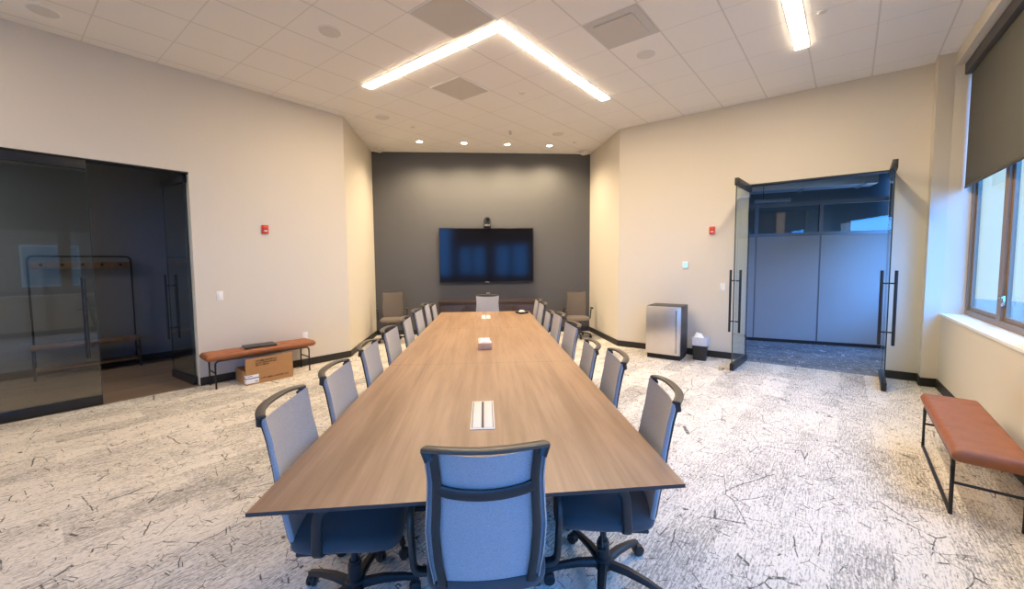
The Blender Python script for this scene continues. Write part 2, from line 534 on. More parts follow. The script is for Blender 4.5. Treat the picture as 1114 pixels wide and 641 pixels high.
# window bays: two lights and a pier, repeated
BAYS = []
s = 0.0
while s + 2.2 < W_END:
    BAYS.append(s); wallbox(mb, WW, s + 2.2, min(s + 2.75, W_END), .885, 3.80, -.262, -.10); s += 2.75
struct(mb.build('wall_window', m=M_wall, smooth=0), 'low grey wall under the windows', 'wall')
mb = MB(); wallbox(mb, WW, 0, W_END, .885, .91, -.20, .012)
struct(mb.build('trim_1', m=M_white, smooth=0), 'white window sill board', 'sill')
mb = MB(); v = RB - RA; v.normalize(); n = Vector((v.y, -v.x, 0))
if n.dot(Vector((0, 0, 0)) - RA) > 0: n = -n
mb.prism([tuple(RA[:2]), tuple(RB[:2]), tuple((RB + n * WT)[:2]), tuple((RA + n * WT)[:2])], 0, H)
struct(mb.build('wall_rear', m=M_wall, smooth=0), 'grey wall behind the camera', 'wall')

# baseboards
BH = .105


def basebd(name, F, spans, label):
    mb = MB()
    for a, b in spans: wallbox(mb, F, a, b, 0, BH, .0, .014)
    return struct(mb.build(name, m=M_base, smooth=0), label, 'baseboard')


basebd('baseboard_left', LW, [(0, LJ), (LJ2, L_END)], 'black baseboard along the left wall')
basebd('baseboard_right', RW, [(0, RJ), (RJ2, sE)], 'black baseboard along the right wall')
basebd('baseboard_window', WW, [(.0, W_END)], 'black baseboard under the windows')
mb = MB()
for P, Q, o in ((A, B, (.014, 0)), (D, C, (-.014, 0))):
    mb.prism([P, Q, (Q[0] + o[0], Q[1]), (P[0] + o[0], P[1])], 0, BH)
struct(mb.build('baseboard_niche', m=M_base, smooth=0), 'black baseboards of the niche side walls', 'baseboard')
struct(MB().prism([B, C, (C[0], C[1] - .014), (B[0], B[1] - .014)], 0, BH).build('baseboard_back', m=M_base, smooth=0), 'black baseboard under the television wall', 'baseboard')
pf = Vector(F_) - Vector(E_); pw_ = Vector(W0) - Vector(F_)
mb = MB().prism([E_, F_, (F_[0] - .010, F_[1] + .010), (E_[0] - .010, E_[1] + .010)], 0, BH)
nn = Vector((-pw_.y, pw_.x)).normalized() * -.014
mb.prism([F_, W0, (W0[0] + nn.x, W0[1] + nn.y), (F_[0] + nn.x, F_[1] + nn.y)], 0, BH)
struct(mb.build('baseboard_pilaster', m=M_base, smooth=0), 'black baseboard around the pilaster', 'baseboard')

# ------------------------------------------------------------------ windows and blinds
k = 0
for bi, b0 in enumerate(BAYS):
    for j in range(2):
        k += 1
        s0 = b0 + j * 1.1; s1 = s0 + 1.1
        r = bpy.data.objects.new('window_%d' % k, None); COL.objects.link(r); struct(r, 'bronze framed window over the white sill, number %d from the pilaster' % k if False else None)
        r['label'] = 'bronze framed window next to the pilaster' if k == 1 else ('bronze framed window beyond the first mullion' if k == 2 else 'bronze framed window further along the window wall')
        r['category'] = 'window'
        if k > 2: r['group'] = 'further windows of the window wall'
        mb = MB()
        fw0 = .05; z0, z1 = .91, 3.80
        wallbox(mb, WW, s0, s0 + fw0, z0, z1, -.255, -.19); wallbox(mb, WW, s1 - fw0, s1, z0, z1, -.255, -.19)
        wallbox(mb, WW, s0 + fw0, s1 - fw0, z0, z0 + .06, -.255, -.19); wallbox(mb, WW, s0 + fw0, s1 - fw0, z1 - .06, z1, -.255, -.19)
        # inner sash set back a little
        a, b = s0 + fw0, s1 - fw0
        wallbox(mb, WW, a, a + .045, z0 + .06, z1 - .06, -.245, -.215); wallbox(mb, WW, b - .045, b, z0 + .06, z1 - .06, -.245, -.215)
        wallbox(mb, WW, a + .045, b - .045, z0 + .06, z0 + .10, -.245, -.215)
        mb.build('frame', r, M_winframe, 0)
        mb = MB(); wallbox(mb, WW, a + .04, b - .04, z0 + .09, z1 - .06, -.234, -.229); mb.build('pane', r, M_wglass, 0)
        if j == 1:
            mb = MB(); c = WW.p(s0 + fw0 + .02, -.215, 1.16)
            mb.box(-.012, .012, -.03, .0, -.05, .05, T(*c, WW.rot()), .004); mb.box(-.008, .05, -.045, -.028, .02, .04, T(*c, WW.rot()), .004)
            mb.build('latch', r, M_steelbar)
    s0, s1 = b0 + .012, b0 + 2.19
    if bi == 0: lab = 'dark roller blind half lowered over the window beside the pilaster'; grp = None
    else: lab = 'dark roller blind further along the window wall'; grp = 'further roller blinds'
    t = thing('roller_blind', lab, 'blind', WW.p(s0, -.12, 3.67), WW.rot(), grp)
    X = abs(s1 - s0)
    # local x runs along the wall; find its sign
    ux = Vector((math.cos(WW.rot()), math.sin(WW.rot()))).dot(WW.u)
    xa, xb = (0, X) if ux > 0 else (-X, 0)
    MB().box(xa, xb, -.05, .055, 0, .125, None, .008).build('cassette', t, M_cassette)
    MB().box(xa + .015, xb - .015, .004, .009, -1.275, .02).build('blind_fabric', t, M_blind, 0)
    MB().box(xa + .015, xb - .015, .0, .013, -1.295, -1.268, None, .004).build('hem_bar', t, M_cassette)

# ------------------------------------------------------------------ behind the left doors: hall
HD = 2.42
mb = MB(); wallbox(mb, LW, .3, 9.0, -.12, -.002, -HD, 0)
mb.build('floor_hall', m=M_hallfloor, smooth=0)
struct(bpy.data.objects['floor_hall'], 'brown wood floor of the hall behind the left doors', 'floor')
mb = MB(); wallbox(mb, LW, .2, 9.0, 0, 3.2, -HD - .1, -HD); struct(mb.build('wall_hall_back', m=M_hallwall, smooth=0), 'dark grey hall wall behind the left glass doors', 'wall')
mb = MB(); wallbox(mb, LW, 8.9, 9.0, 0, 3.2, -HD, -WT); wallbox(mb, LW, .2, .3, 0, 3.2, -HD, -WT); struct(mb.build('wall_hall_end', m=M_hallwall, smooth=0), 'dark end walls of the hall', 'wall')
mb = MB(); wallbox(mb, LW, .2, 9.0, 3.2, 3.3, -HD, -WT); struct(mb.build('ceiling_hall', m=M_hallwall, smooth=0), 'dark hall ceiling', 'ceiling')
mb = MB(); wallbox(mb, LW, .3, 8.9, 0, BH, -HD, -HD + .014); struct(mb.build('baseboard_hall', m=M_base, smooth=0), 'black baseboard of the hall', 'baseboard')

# hall tree (coat rack with bench) against the hall wall
hr = LW.rot()
t = thing('hall_tree', 'black tube coat rack with hook board and wooden bench behind left glass', 'coat rack', LW.p(2.88, -HD + .05, 0), hr)
mb = MB(); mb.tube(fillet([(-.52, -.03, 0), (-.52, -.03, 1.70), (.52, -.03, 1.70), (.52, -.03, 0)], .07), .013); mb.build('tube_frame', t, M_metalblk)
MB().box(-.50, .50, -.03, -.005, 1.52, 1.62, None, .004).build('hook_board', t, M_wooddull)
for i in range(5):
    x = -.4 + .2 * i
    mb = MB(); mb.tube([(x, -.03, 1.585), (x, -.075, 1.57), (x, -.09, 1.60)], .008, 8); mb.lathe([(0, 0), (.02, 0), (.02, .012), (0, .012)], T(x, -.03, 1.575, 0, PI / 2), 12)
    mb.build('coat_hook', t, M_metalblk)
MB().box(-.55, .55, -.36, -.02, .41, .455, None, .006).build('bench_seat', t, M_wooddull)
MB().box(-.52, .52, -.262, -.04, .10, .13, None, .004).build('shoe_shelf', t, M_wooddull)
for x in (-.53, .53):
    mb = MB(); mb.box(x - .012, x + .012, -.35, -.325, 0, .41); mb.box(x - .012, x + .012, -.35, -.05, .25, .27); mb.build('leg', t, M_metalblk, 0)

# ------------------------------------------------------------------ behind the right doors: corridor
pa, pb = (5.02, 7.50), (7.15, 6.32)
PD = Frame(pa, math.degrees(math.atan2(pb[1] - pa[1], pb[0] - pa[0])), -1)


def facade_hit(d, off=-.262):
    # s on the partition's line (shifted by d) where the outer face of the window wall crosses it
    o = PD.p(0, d); q = WW.p(0, off)
    return ((Vector((q.x, q.y)) - Vector((o.x, o.y))).dot(WW.n)) / PD.u.dot(WW.n)


SX = facade_hit(0); SY = facade_hit(-4.0); SR = (WW.p(0, -.262) - RW.p(0, 0)).to_2d().dot(RW.u)
mb = MB(); mb.prism([tuple(RW.p(.2, -.0)[:2]), tuple(RW.p(SR, 0)[:2]), tuple(PD.p(SX, -.1)[:2]), tuple(PD.p(-2, -.1)[:2])], -.12, -.002)
struct(mb.build('floor_corridor', m=M_carpet2, smooth=0), 'dark blue-grey carpet of the corridor beyond the right doors', 'floor')
part = thing('office_partition', 'grey panel partition with glazed top across the corridor', 'partition', (0, 0, 0))
joints = [-2.0, -.86, .29, 1.30, SX - .02]
ZT, ZG = 2.03, 2.62
for a, b in zip(joints, joints[1:]):
    mb = MB(); wallbox(mb, PD, a + .012, b - .012, .06, ZT - .012, -.06, 0); mb.build('fabric_panel', part, M_part, 0)
    mb = MB(); wallbox(mb, PD, a + .03, b - .03, ZT + .05, ZG - .04, -.035, -.028); mb.build('clerestory_pane', part, M_gglass, 0)
    mb = MB(); wallbox(mb, PD, a - .012, a + .012, 0, ZT, -.065, -.01); wallbox(mb, PD, a - .03, a + .03, ZT, ZG, -.065, .01); mb.build('mullion', part, M_partframe, 0)
mb = MB(); wallbox(mb, PD, -2, SX - .02, ZT - .012, ZT + .05, -.07, .012); wallbox(mb, PD, -2, SX - .02, ZG - .04, ZG + .03, -.07, .012); mb.build('rail', part, M_partframe, 0)
mb = MB(); wallbox(mb, PD, -2, SX - .02, 0, .06, -.06, .01); mb.build('kick_strip', part, M_base, 0)
# dark open ceiling void with ducts above the corridor, office space beyond the partition
mb = MB(); mb.prism([tuple(RW.p(.2, -WT)[:2]), tuple(RW.p(SR, -WT)[:2]), tuple(PD.p(SY, -4)[:2]), tuple(PD.p(-2, -4)[:2])], 3.75, 3.85)
struct(mb.build('ceiling_corridor', m=M_dark, smooth=0), 'dark open ceiling over the corridor', 'ceiling')
mb = MB(); wallbox(mb, PD, -2, SY, -.12, 3.75, -4.1, -4.0); struct(mb.build('wall_office_far', m=M_hallwall, smooth=0), 'dark far wall seen over the partition', 'wall')
mb = MB(); wallbox(mb, PD, -2.1, -2.0, -.12, 3.75, -4.0, 1.40); struct(mb.build('wall_corridor_end', m=M_hallwall, smooth=0), 'dark end wall of the corridor', 'wall')
mb = MB(); wallbox(mb, PD, -2, SX, -.12, -.004, -4.0, -.1); struct(mb.build('floor_office', m=M_carpet2, smooth=0), 'dark office carpet beyond the partition', 'floor')
# the facade carries on past the room, with windows at the end of the corridor and of the office
mb = MB(); wallbox(mb, WW, -6.6, -.10, -.12, .9, -.262, -.16); wallbox(mb, WW, -6.6, -.10, 2.42, 3.75, -.262, -.16)
for a_, b_ in ((-.55, -.10), (-2.5, -2.2), (-6.6, -6.2)): wallbox(mb, WW, a_, b_, .9, 2.42, -.262, -.16)
struct(mb.build('wall_corridor_window', m=M_wall, smooth=0), 'outer wall with windows at the end of the corridor', 'wall')
d = thing('air_duct', 'galvanised duct hanging under the dark ceiling beyond right doors', 'duct', PD.p(1.2, -.55, 2.95), PD.deg)
MB().box(-2.4, 1.0, -.2, .2, -.0, .34, None, .01).build('duct_run', d, M_duct)
for x in (-1.3, -.1, .8): MB().box(x - .025, x + .025, -.215, .215, -.015, .355, None, .004).build('duct_flange', d, M_duct)
for x in (-1.6, .6): MB().tube([(x, 0, .34), (x, 0, .80)], .008, 8).build('hanger_rod', d, M_metalblk)
d = thing('linear_light', 'small pale light box hanging over the corridor partition', 'ceiling light', PD.p(.62, -.25, 2.70), PD.deg)
MB().box(-.35, .25, -.05, .05, 0, .07, None, .006).build('housing', d, M_duct)
MB().tube([(-.2, 0, .07), (-.2, 0, 1.05)], .005, 6).build('hanger_rod', d, M_metalblk)

# ------------------------------------------------------------------ glass doors


def door_leaf(n, hinge, free, label, handle_side=0):
    """a frameless leaf from its hinge to its free edge, both on the floor"""
    hv, fv = Vector(hinge), Vector(free)
    w = (fv - hv).length; rz = math.atan2(fv.y - hv.y, fv.x - hv.x)
    r = bpy.data.objects.new('door_%d' % n, None); COL.objects.link(r)
    r.location = (*hv, 0); r.rotation_euler = (0, 0, rz); struct(r, label, 'door')
    zt = DH - .012
    MB().box(.004, w - .004, -.006, .006, .10, zt - .095).build('pane', r, M_gglass, 0)
    MB().box(w - .004, w, -.006, .006, .10, zt - .095).build('pane_edge', r, M_gedge, 0)
    MB().box(.0, .004, -.006, .006, .10, zt - .095).build('pane_edge', r, M_gedge, 0)
    MB().box(0, w, -.025, .025, zt - .10, zt, None, .004).build('top_rail', r, M_metalblk)
    MB().box(0, w, -.025, .025, .008, .108, None, .004).build('bottom_rail', r, M_metalblk)
    x = w - .085
    for y in (-1, 1):
        mb = MB(); mb.tube([(x, y * .062, .545), (x, y * .062, 1.432)], .016, 12)
        for z in (.70, 1.28): mb.tube([(x, y * .006, z), (x, y * .062, z)], .009, 10)
        mb.build('pull_handle', r, M_metalblk)
    return r


def p2(v): return (v.x, v.y)


door_leaf(1, p2(LW.p(LJ2 - .006, -.03)), p2(LW.p(2.905, -.03)), 'closed glass door leaf of the left entrance with black rails')
door_leaf(2, p2(LW.p(LJ + .030, -.10)), (-4.355, 5.785), 'glass door leaf standing open into the dark hall')
door_leaf(3, p2(RW.p(RJ + .012, -.01)), (3.478, 5.282), 'open glass door leaf next to the waste bin')
door_leaf(4, p2(RW.p(RJ2 - .012, -.01)), (4.690, 4.262), 'open glass door leaf next to the pilaster')
for i, (F, a, b) in enumerate(((LW, LJ, LJ2), (RW, RJ, RJ2))):
    mb = MB()
    wallbox(mb, F, a, b, DH - .012, DH + .003, -WT, .004)
    if i: wallbox(mb, F, a - .002, a + .006, 0, DH, -.03, .0)
    wallbox(mb, F, b - .006, b + .002, 0, DH, -.03, 0)
    struct(mb.build('trim_%d' % (i + 2), m=M_metalblk if i else M_metalblk, smooth=0), 'thin black edging of the %s door opening' % ('left', 'right')[i], 'door frame')

# door wedge
t = MB().prism([(-.07, 0), (.07, 0), (-.07, .05)], -.022, .022, Matrix.Rotation(PI / 2, 4, 'X'), .004).build('door_wedge', m=M_tan, loc=(3.415, 5.40, 0.0), rz=math.radians(35))
tag(t, 'small tan door wedge on the carpet at the open glass door', 'door stop')

# ------------------------------------------------------------------ conference table
NL, NR, FR, FL = (-.789, 1.303), (.725, 1.349), (.748, 6.66), (-.722, 6.64)
TT, TH = .74, .028
table = thing('conference_table', 'long walnut conference table down the middle of the room', 'table', (0, 0, 0))


def edge(a, b, y):
    k = (y - a[1]) / (b[1] - a[1]); return (a[0] + (b[0] - a[0]) * k, y)


def tabletop(mb, q, inset=.0):
    # bevelled slab, dark undercut edge
    mb.use(M_table); n = len(q)
    cx = sum(p[0] for p in q) / 4; cy = sum(p[1] for p in q) / 4
    top = [mb.bm.verts.new((p[0], p[1], TT)) for p in q]
    mid = [mb.bm.verts.new((p[0], p[1], TT - .014)) for p in q]
    bot = [mb.bm.verts.new((p[0] + (cx - p[0]) * inset, p[1] + (cy - p[1]) * inset, TT - TH)) for p in q]
    mb._faces(top, [(0, 1, 2, 3)]); mb.use(M_tedge)
    for a, b in ((top, mid), (mid, bot)):
        for i in range(4): mb._faces([a[i], a[(i + 1) % 4], b[(i + 1) % 4], b[i]], [(0, 1, 2, 3)])
    mb._faces(bot, [(3, 2, 1, 0)])
    return mb


SE = [None, 3.19, 4.95, None]
g_ = .0007
segs = [[NL, NR, edge(NR, FR, 3.19 - g_), edge(NL, FL, 3.19 - g_)],
        [edge(NL, FL, 3.19 + g_), edge(NR, FR, 3.19 + g_), edge(NR, FR, 4.95 - g_), edge(NL, FL, 4.95 - g_)],
        [edge(NL, FL, 4.95 + g_), edge(NR, FR, 4.95 + g_), FR, FL]]
for q in segs: tabletop(MB(), q, .03).build('tabletop', table, None, 0)
for y in (2.45, 4.07, 5.55):
    mb = MB(); mb.box(-.17, .15, y - .22, y + .22, .03, TT - TH - .02, None, .012); mb.box(-.20, .18, y - .26, y + .26, 0, .03, None, .006)
    mb.box(-.26, .24, y - .25, y + .25, TT - TH - .022, TT - TH - .001)
    mb.build('pedestal', table, M_blk)
for y0, y1 in ((2.67, 3.85), (4.29, 5.33)):
    MB().box(-.03, .01, y0, y1, .60, .68).build('beam', table, M_blk, 0)

GR = [((-.079, 1.890), (.043, 1.888), (.047, 2.282), (-.077, 2.286), 'white power panel set in the near end of the table'),
      ((-.072, 3.86), (.052, 3.86), (.054, 4.27), (-.068, 4.27), 'white power panel in the table behind the tissue box'),
      ((-.045, 5.78), (.085, 5.77), (.09, 6.16), (-.04, 6.17), 'white power panel at the far end of the table')]
for q in GR:
    cx, cy = sum(p[0] for p in q[:4]) / 4, sum(p[1] for p in q[:4]) / 4
    w, l = (q[1][0] - q[0][0]) / 2, (q[2][1] - q[1][1]) / 2
    t = thing('power_panel', q[4], 'power outlet', (cx, cy, TT), 0)
    MB().box(-w, w, -l, l, 0, .0035, None, .001).build('bezel', t, M_cream)
    for sx in (-1, 1):
        MB().box(sx * w * .48 - w * .34, sx * w * .48 + w * .34, -l * .93, l * .93, .003, .006, None, .001).build('flap', t, M_cream)
        MB().box(sx * w * .86 - .0016, sx * w * .86 + .0016, -l * .93, l * .93, .0032, .0042).build('hinge_slot', t, M_tedge, 0)
    MB().box(-w * .10, w * .10, -l * .93, l * .93, .0032, .0044).build('cable_slot', t, M_tedge, 0)

# tissue box with a tuft
t = thing('tissue_box', 'peach tissue box with white tissue on the middle of the table', 'tissue box', (0, 3.745, TT), 0)
MB().box(-.066, .066, -.06, .06, 0, .062, None, .004).build('carton', t, M_orange)
mb = MB()


def tis(u, v):
    x = (u - .5) * .115; y = (v - .5) * .095
    h = max(0, 1 - (abs(u - .5) * 2) ** 2) * max(0, 1 - (abs(v - .5) * 2) ** 2)
    return (x, y, .0635 + h * .035 * (1 + .35 * math.sin(9 * u + 3) * math.cos(7 * v)))


mb.surf(tis, 14, 12, .001, (0, 0, -1)); mb.build('tissue', t, M_tissue, 60)

# conference phone: three-lobed puck
t = thing('conference_phone', 'black conference phone at the far right end of the table', 'phone', (.60, 6.34, TT), .3)
mb = MB(); n = 48
pts = [((.095 + .022 * math.cos(3 * a)) * math.cos(a), (.095 + .022 * math.cos(3 * a)) * math.sin(a)) for a in [2 * PI * i / n for i in range(n)]]
mb.prism(pts, .006, .030, None, .007, 3)
mb.build('body', t, M_blk)
MB().lathe([(0, .055), (.035, .052), (.055, .03), (.055, .028), (0, .028)]).build('speaker_dome', t, M_vent)
for k in range(3):
    a = 2 * PI * k / 3; MB().lathe([(0, 0), (.012, 0), (.012, .008), (0, .008)], T(.075 * math.cos(a), .075 * math.sin(a), 0), 12).build('foot', t, M_blk)
MB().box(-.03, .03, -.085, -.055, .028, .034, None, .002).build('keypad', t, M_vent)

# ------------------------------------------------------------------ chairs
BW = [(0, .180), (.2, .196), (.4, .202), (.6, .194), (.78, .188), (1, .197)]
BY = [(0, -.175), (.15, -.182), (.35, -.195), (.55, -.212), (.8, -.234), (1, -.252)]


def lerp(tab, v):
    for (a, x), (b, y) in zip(tab, tab[1:]):
        if v <= b + 1e-9:
            t = (v - a) / (b - a); t = t * t * (3 - 2 * t) * .35 + t * .65
            return x + (y - x) * t
    return tab[-1][1]


Z0, Z1 = .445, .958


def back(u, v, off=0.):
    return (u * lerp(BW, v), lerp(BY, v) - (.018 + .016 * v) * (1 - u * u) - off, Z0 + (Z1 - Z0) * v - .020 * (1 - u * u) * v ** 4)


def make_chair(name, label, cat, group):
    c = thing(name, label, cat, (0, 0, 0), 0, group)
    # mesh back, wrapped a little past the side frames
    def wrap(i, j):
        w = (2 * i - 1) * 1.14; a = abs(w)
        if a <= 1: return back(w, j)
        x, y, z = back(math.copysign(1, w), j); k = (a - 1) / .14
        return (x + math.copysign(.006, w) * math.sin(k * PI), y - .016 * k, z)
    MB().surf(wrap, 32, 20, .005, (0, -1, 0)).build('backrest_mesh', c, M_mesh, 60)
    mb = MB()
    for s in (-1, 1):
        path = [back(s * .85, v, .019) for v in rings(.0, 1.0, 14)]
        path = [(s * .045, -.03, .402), (s * .13, -.10, .408), (s * .165, -.180, .425)] + path
        mb.flat(path, .015, .009, up=(0, -1, .2))
    cross = [back(u, .74 - .035 * (1 - u * u) + .07 * max(0, abs(u) - .7), .018) for u in rings(-.88, .88, 16)]
    mb.flat(cross, .008, .019, up=(0, 0, 1))
    mb.build('back_frame', c, M_frame, 50)
    mb = MB(); mb.use(M_handle); path = []
    for u in rings(-1, 1, 22):
        x, y, z = back(u * 1.0, 1.0, .018)
        path.append((x, y - .016 * (1 - u ** 4), z + .006 + .016 * (1 - abs(u) ** 3.2) + .012 * (1 - u * u)))
    mb.flat(path, .018, .008, up=(0, 0, 1))
    mb.use(M_frame)
    for s in (-1, 1): mb.flat([back(s * .92, .95, .028), back(s * .985, 1.012, .020)], .016, .013, up=(0, -1, .2))
    mb.build('top_handle', c, None, 50)
    # seat: a soft pad with a waterfall front

    def seat_outline(k):
        pts = []
        for i in range(40):
            a = 2 * PI * i / 40; cs, sn = math.cos(a), math.sin(a); e = .42
            pts.append((math.copysign(abs(cs) ** e, cs) * (.222 + .012 * (sn > 0)) * k, math.copysign(abs(sn) ** e, sn) * .225 * k + .015))
        return pts
    mb = MB(); layers = [(.93, .400), (1.0, .414), (1.0, .432), (.97, .448), (.86, .456), (.5, .451), (.02, .449)]
    rr = []
    for k, z in layers:
        rr.append([mb.bm.verts.new((x, y, z - (.022 * max(0, (y - .08) / .16) ** 2))) for x, y in seat_outline(k)])
    for a, b in zip(rr, rr[1:]):
        for i in range(40): mb._faces([a[i], a[(i + 1) % 40], b[(i + 1) % 40], b[i]], [(0, 1, 2, 3)])
    mb._faces(rr[0][::-1], [tuple(range(40))]); mb._faces(rr[-1], [tuple(range(40))])
    mb.build('seat', c, M_seat, 60)
    MB().box(-.195, .195, -.17, .17, .384, .402, None, .008).build('seat_pan', c, M_frame)
    MB().box(-.075, .075, -.10, .09, .335, .386, None, .016, 3).build('tilt_mechanism', c, M_blk)
    for s in (-1, 1):
        path = fillet([(s * .15, -.06, .392), (s * .226, -.075, .398), (s * .240, -.06, .600), (s * .236, .03, .645), (s * .230, .19, .648)], .055, 6)
        mb = MB(); mb.flat(path, .0115, .020, up=(0, 1, .15) if False else (0, 1, 0))
        mb.flat(fillet([(s * .236, -.01, .650), (s * .232, .10, .656), (s * .228, .20, .652)], .03), .024, .009, up=(0, 0, 1))
        mb.build('armrest', c, M_frame, 50)
    mb = MB(); mb.lathe([(0, .09), (.030, .09), (.030, .20), (.024, .205), (.024, .215), (.015, .215), (.015, .34), (0, .34)], None, 16); mb.build('gas_column', c, M_blk, 40)
    mb = MB(); mb.tube(fillet([(-.06, .02, .36), (-.17, .03, .35), (-.20, .03, .315)], .03), .005, 8); mb.box(-.215, -.188, .012, .048, .305, .315, None, .003); mb.build('height_lever', c, M_blk)
    MB().lathe([(0, .075), (.040, .075), (.046, .09), (.042, .125), (.03, .132), (0, .132)], None, 20).build('hub', c, M_blk)
    for k in range(5):
        a = PI / 2 + 2 * PI * k / 5 + .15; ca, sa = math.cos(a), math.sin(a)
        R = .275
        leg = MB().sweep([(.03 * ca, .03 * sa, .103), (.12 * ca, .12 * sa, .105), (.21 * ca, .21 * sa, .092), (R * ca, R * sa, .074)],
                         [(-.020, -.016), (.020, -.016), (.022, .004), (.012, .014), (-.012, .014), (-.022, .004)], scale=[1.05, .95, .8, .68]).build('base_leg', c, M_blk, 30)
        mb = MB(); M = T(R * ca, R * sa, 0, a + .9 * k)
        mb.lathe([(0, .04), (.008, .04), (.008, .078), (0, .078)], M, 8)
        for s in (-1, 1):
            W = M @ T(-.012, s * .012, .027) @ Matrix.Rotation(PI / 2, 4, 'X')
            mb.lathe([(0, -.0085), (.022, -.0085), (.027, -.005), (.027, .005), (.022, .0085), (0, .0085)], W, 16)
        mb.box(-.03, .012, -.006, .006, .03, .052, M, .003)
        mb.build('caster', leg, M_blk, 40)
    return c


UPPER = ('backrest_mesh', 'back_frame', 'top_handle', 'seat', 'seat_pan', 'tilt_mechanism', 'armrest', 'height_lever')
chair0 = make_chair('office_chair', '', 'chair', 'mesh chairs around the conference table')
state = {'first': True}; TAN = {}


def place_chair(x, y, facing, label, dz=0., group='mesh chairs around the conference table', tan=False, arms=0.):
    """facing: degrees of the direction the sitter looks; dz: how far the seat is lowered or raised"""
    if state['first']: c = chair0; state['first'] = False
    else: c = copy_tree(chair0)
    c.location = (x, y, 0); c.rotation_euler = (0, 0, math.radians(facing) - PI / 2)
    c['label'] = label; c['group'] = group
    for ch in c.children:
        nm = ch.name.split('.')[0]
        if nm in UPPER: ch.location.z = dz
        if nm == 'armrest': ch.location.x = math.copysign(arms, ch.data.vertices[0].co.x)
        if tan and nm in ('backrest_mesh', 'seat'):
            ch.data = TAN.setdefault(nm, ch.data.copy()); ch.data.materials[0] = M_mesh_tan if nm == 'backrest_mesh' else M_seat_tan
    return c


ord_ = ['nearest', 'second', 'third', 'fourth', 'fifth', 'sixth', 'seventh', 'farthest']
YL = [1.76, 2.28, 2.92, 3.60, 4.29, 5.02, 5.76, 6.36]
YR = [1.80, 2.44, 3.02, 3.68, 4.44, 5.06, 5.68, 6.24]
XL = [-.602, -.572, -.575, -.585, -.575, -.575, -.575, -.55]
XR = [.560, .555, .555, .565, .575, .565, .57, .575]
DZL = [0, 0, 0, 0, 0, 0, 0, -.07]
DZR = [0, 0, -.05, 0, 0, -.05, 0, .0]
AL = [2, 1, 2, -2, 1, -2, 1, 0]
AR = [170, 174, 176, 183, 181, 178, 180, 178]
for i in range(8):
    n = ord_[i]
    place_chair(XL[i], YL[i], AL[i], 'grey mesh chair on the left side of the table, %s from the camera' % n if 0 < i < 7 else ('grey mesh chair on the left side of the table, nearest the camera' if i == 0 else 'grey mesh chair on the left side of the table, farthest from the camera'), DZL[i])
    place_chair(XR[i], YR[i], AR[i], 'grey mesh chair on the right side of the table, %s from the camera' % n if 0 < i < 7 else ('grey mesh chair on the right side of the table, nearest the camera' if i == 0 else 'grey mesh chair on the right side of the table, farthest from the camera'), DZR[i])
place_chair(-.005, 1.510, 91, 'mesh chair seen from behind at the near end of the table', arms=.045)
place_chair(.055, 6.72, -90, 'mesh chair facing the camera at the far end of the table', .02, arms=.045)
place_chair(-1.84, 8.02, -80, 'taupe mesh chair standing in the left corner of the charcoal wall', .02, 'spare chairs beside the screen wall', True, .045)
place_chair(1.93, 8.06, -97, 'taupe mesh chair standing in the right corner of the charcoal wall', -.02, 'spare chairs beside the screen wall', True, .045)

# ------------------------------------------------------------------ screen wall
YB = B[1]
t = thing('television', 'large black wall television on the charcoal wall', 'television', (.065, YB - .05, 1.73))
MB().box(-1.03, 1.03, -.03, .02, -.60, .60, None, .006).build('bezel', t, M_tvbez)
MB().box(-1.012, 1.012, -.033, -.0295, -.575, .583).build('screen', t, M_tvscreen, 0)
MB().box(-.4, .4, .02, .05, -.3, .3).build('wall_mount', t, M_metalblk, 0)
text_mesh('brand_lettering', 'SAMSUNG', .03, M_paper, t, T(0, -.0315, -.588, 0, PI / 2), 'small white brand lettering', .085)

t = thing('conference_camera', 'small black camera above the television', 'camera', (.083, YB - .09, 2.345))
MB().box(-.075, .075, -.06, .088, .0, .012, None, .003).build('shelf_bracket', t, M_metalblk)
MB().lathe([(0, .012), (.062, .012), (.072, .03), (.07, .055), (.05, .066), (0, .066)]).build('base', t, M_steelbar)
mb = MB(); mb.box(-.05, .05, -.03, .05, .068, .115, None, .01); mb.box(-.078, -.052, -.03, .04, .085, .17, None, .008); mb.box(.052, .078, -.03, .04, .085, .17, None, .008); mb.build('yoke', t, M_blk)
mb = MB(); mb.lathe([(0, -.06), (.04, -.06), (.048, -.045), (.05, .05), (0, .055)], T(0, 0, .165, .25, PI / 2 + .15), 20); mb.build('camera_head', t, M_blk)
MB().lathe([(0, -.066), (.026, -.066), (.03, -.058), (0, -.056)], T(0, 0, .165, .25, -PI / 2 + .15), 16).build('lens', t, M_tvscreen)

t = thing('wall_plate', 'two small white sockets under the television', 'socket', (.084, YB, .893))
MB().box(-.075, .075, -.006, 0, -.055, .055, None, .002).build('plate', t, M_accent)
for x in (-.021, .021): MB().box(x - .009, x + .009, -.010, -.005, -.011, .011, None, .002).build('socket', t, M_white)

t = thing('credenza', 'low dark wood credenza under the television', 'cabinet', (.13, YB - .015, 0))
W2 = 1.07
mb = MB(); mb.box(-W2, W2, -.45, 0, .06, .715, None, .003); mb.build('body', t, M_cred)
MB().box(-W2 - .015, W2 + .015, -.475, 0, .715, .755, None, .004).build('top', t, M_cred)
MB().box(-W2 + .03, W2 - .03, -.42, -.02, 0, .06).build('plinth', t, M_base, 0)
for i in range(4):
    x0 = -W2 + .01 + i * (2 * W2 - .02) / 4
    dr = MB().box(x0 + .004, x0 + (2 * W2 - .02) / 4 - .004, -.468, -.45, .075, .675, None, .002).build('door', t, M_cred)
    hx = x0 + ((2 * W2 - .02) / 4 - .05 if i % 2 == 0 else .05)
    MB().tube([(hx, -.485, .48), (hx, -.485, .62)], .006, 8).build('handle', dr, M_metalblk)

# ------------------------------------------------------------------ benches


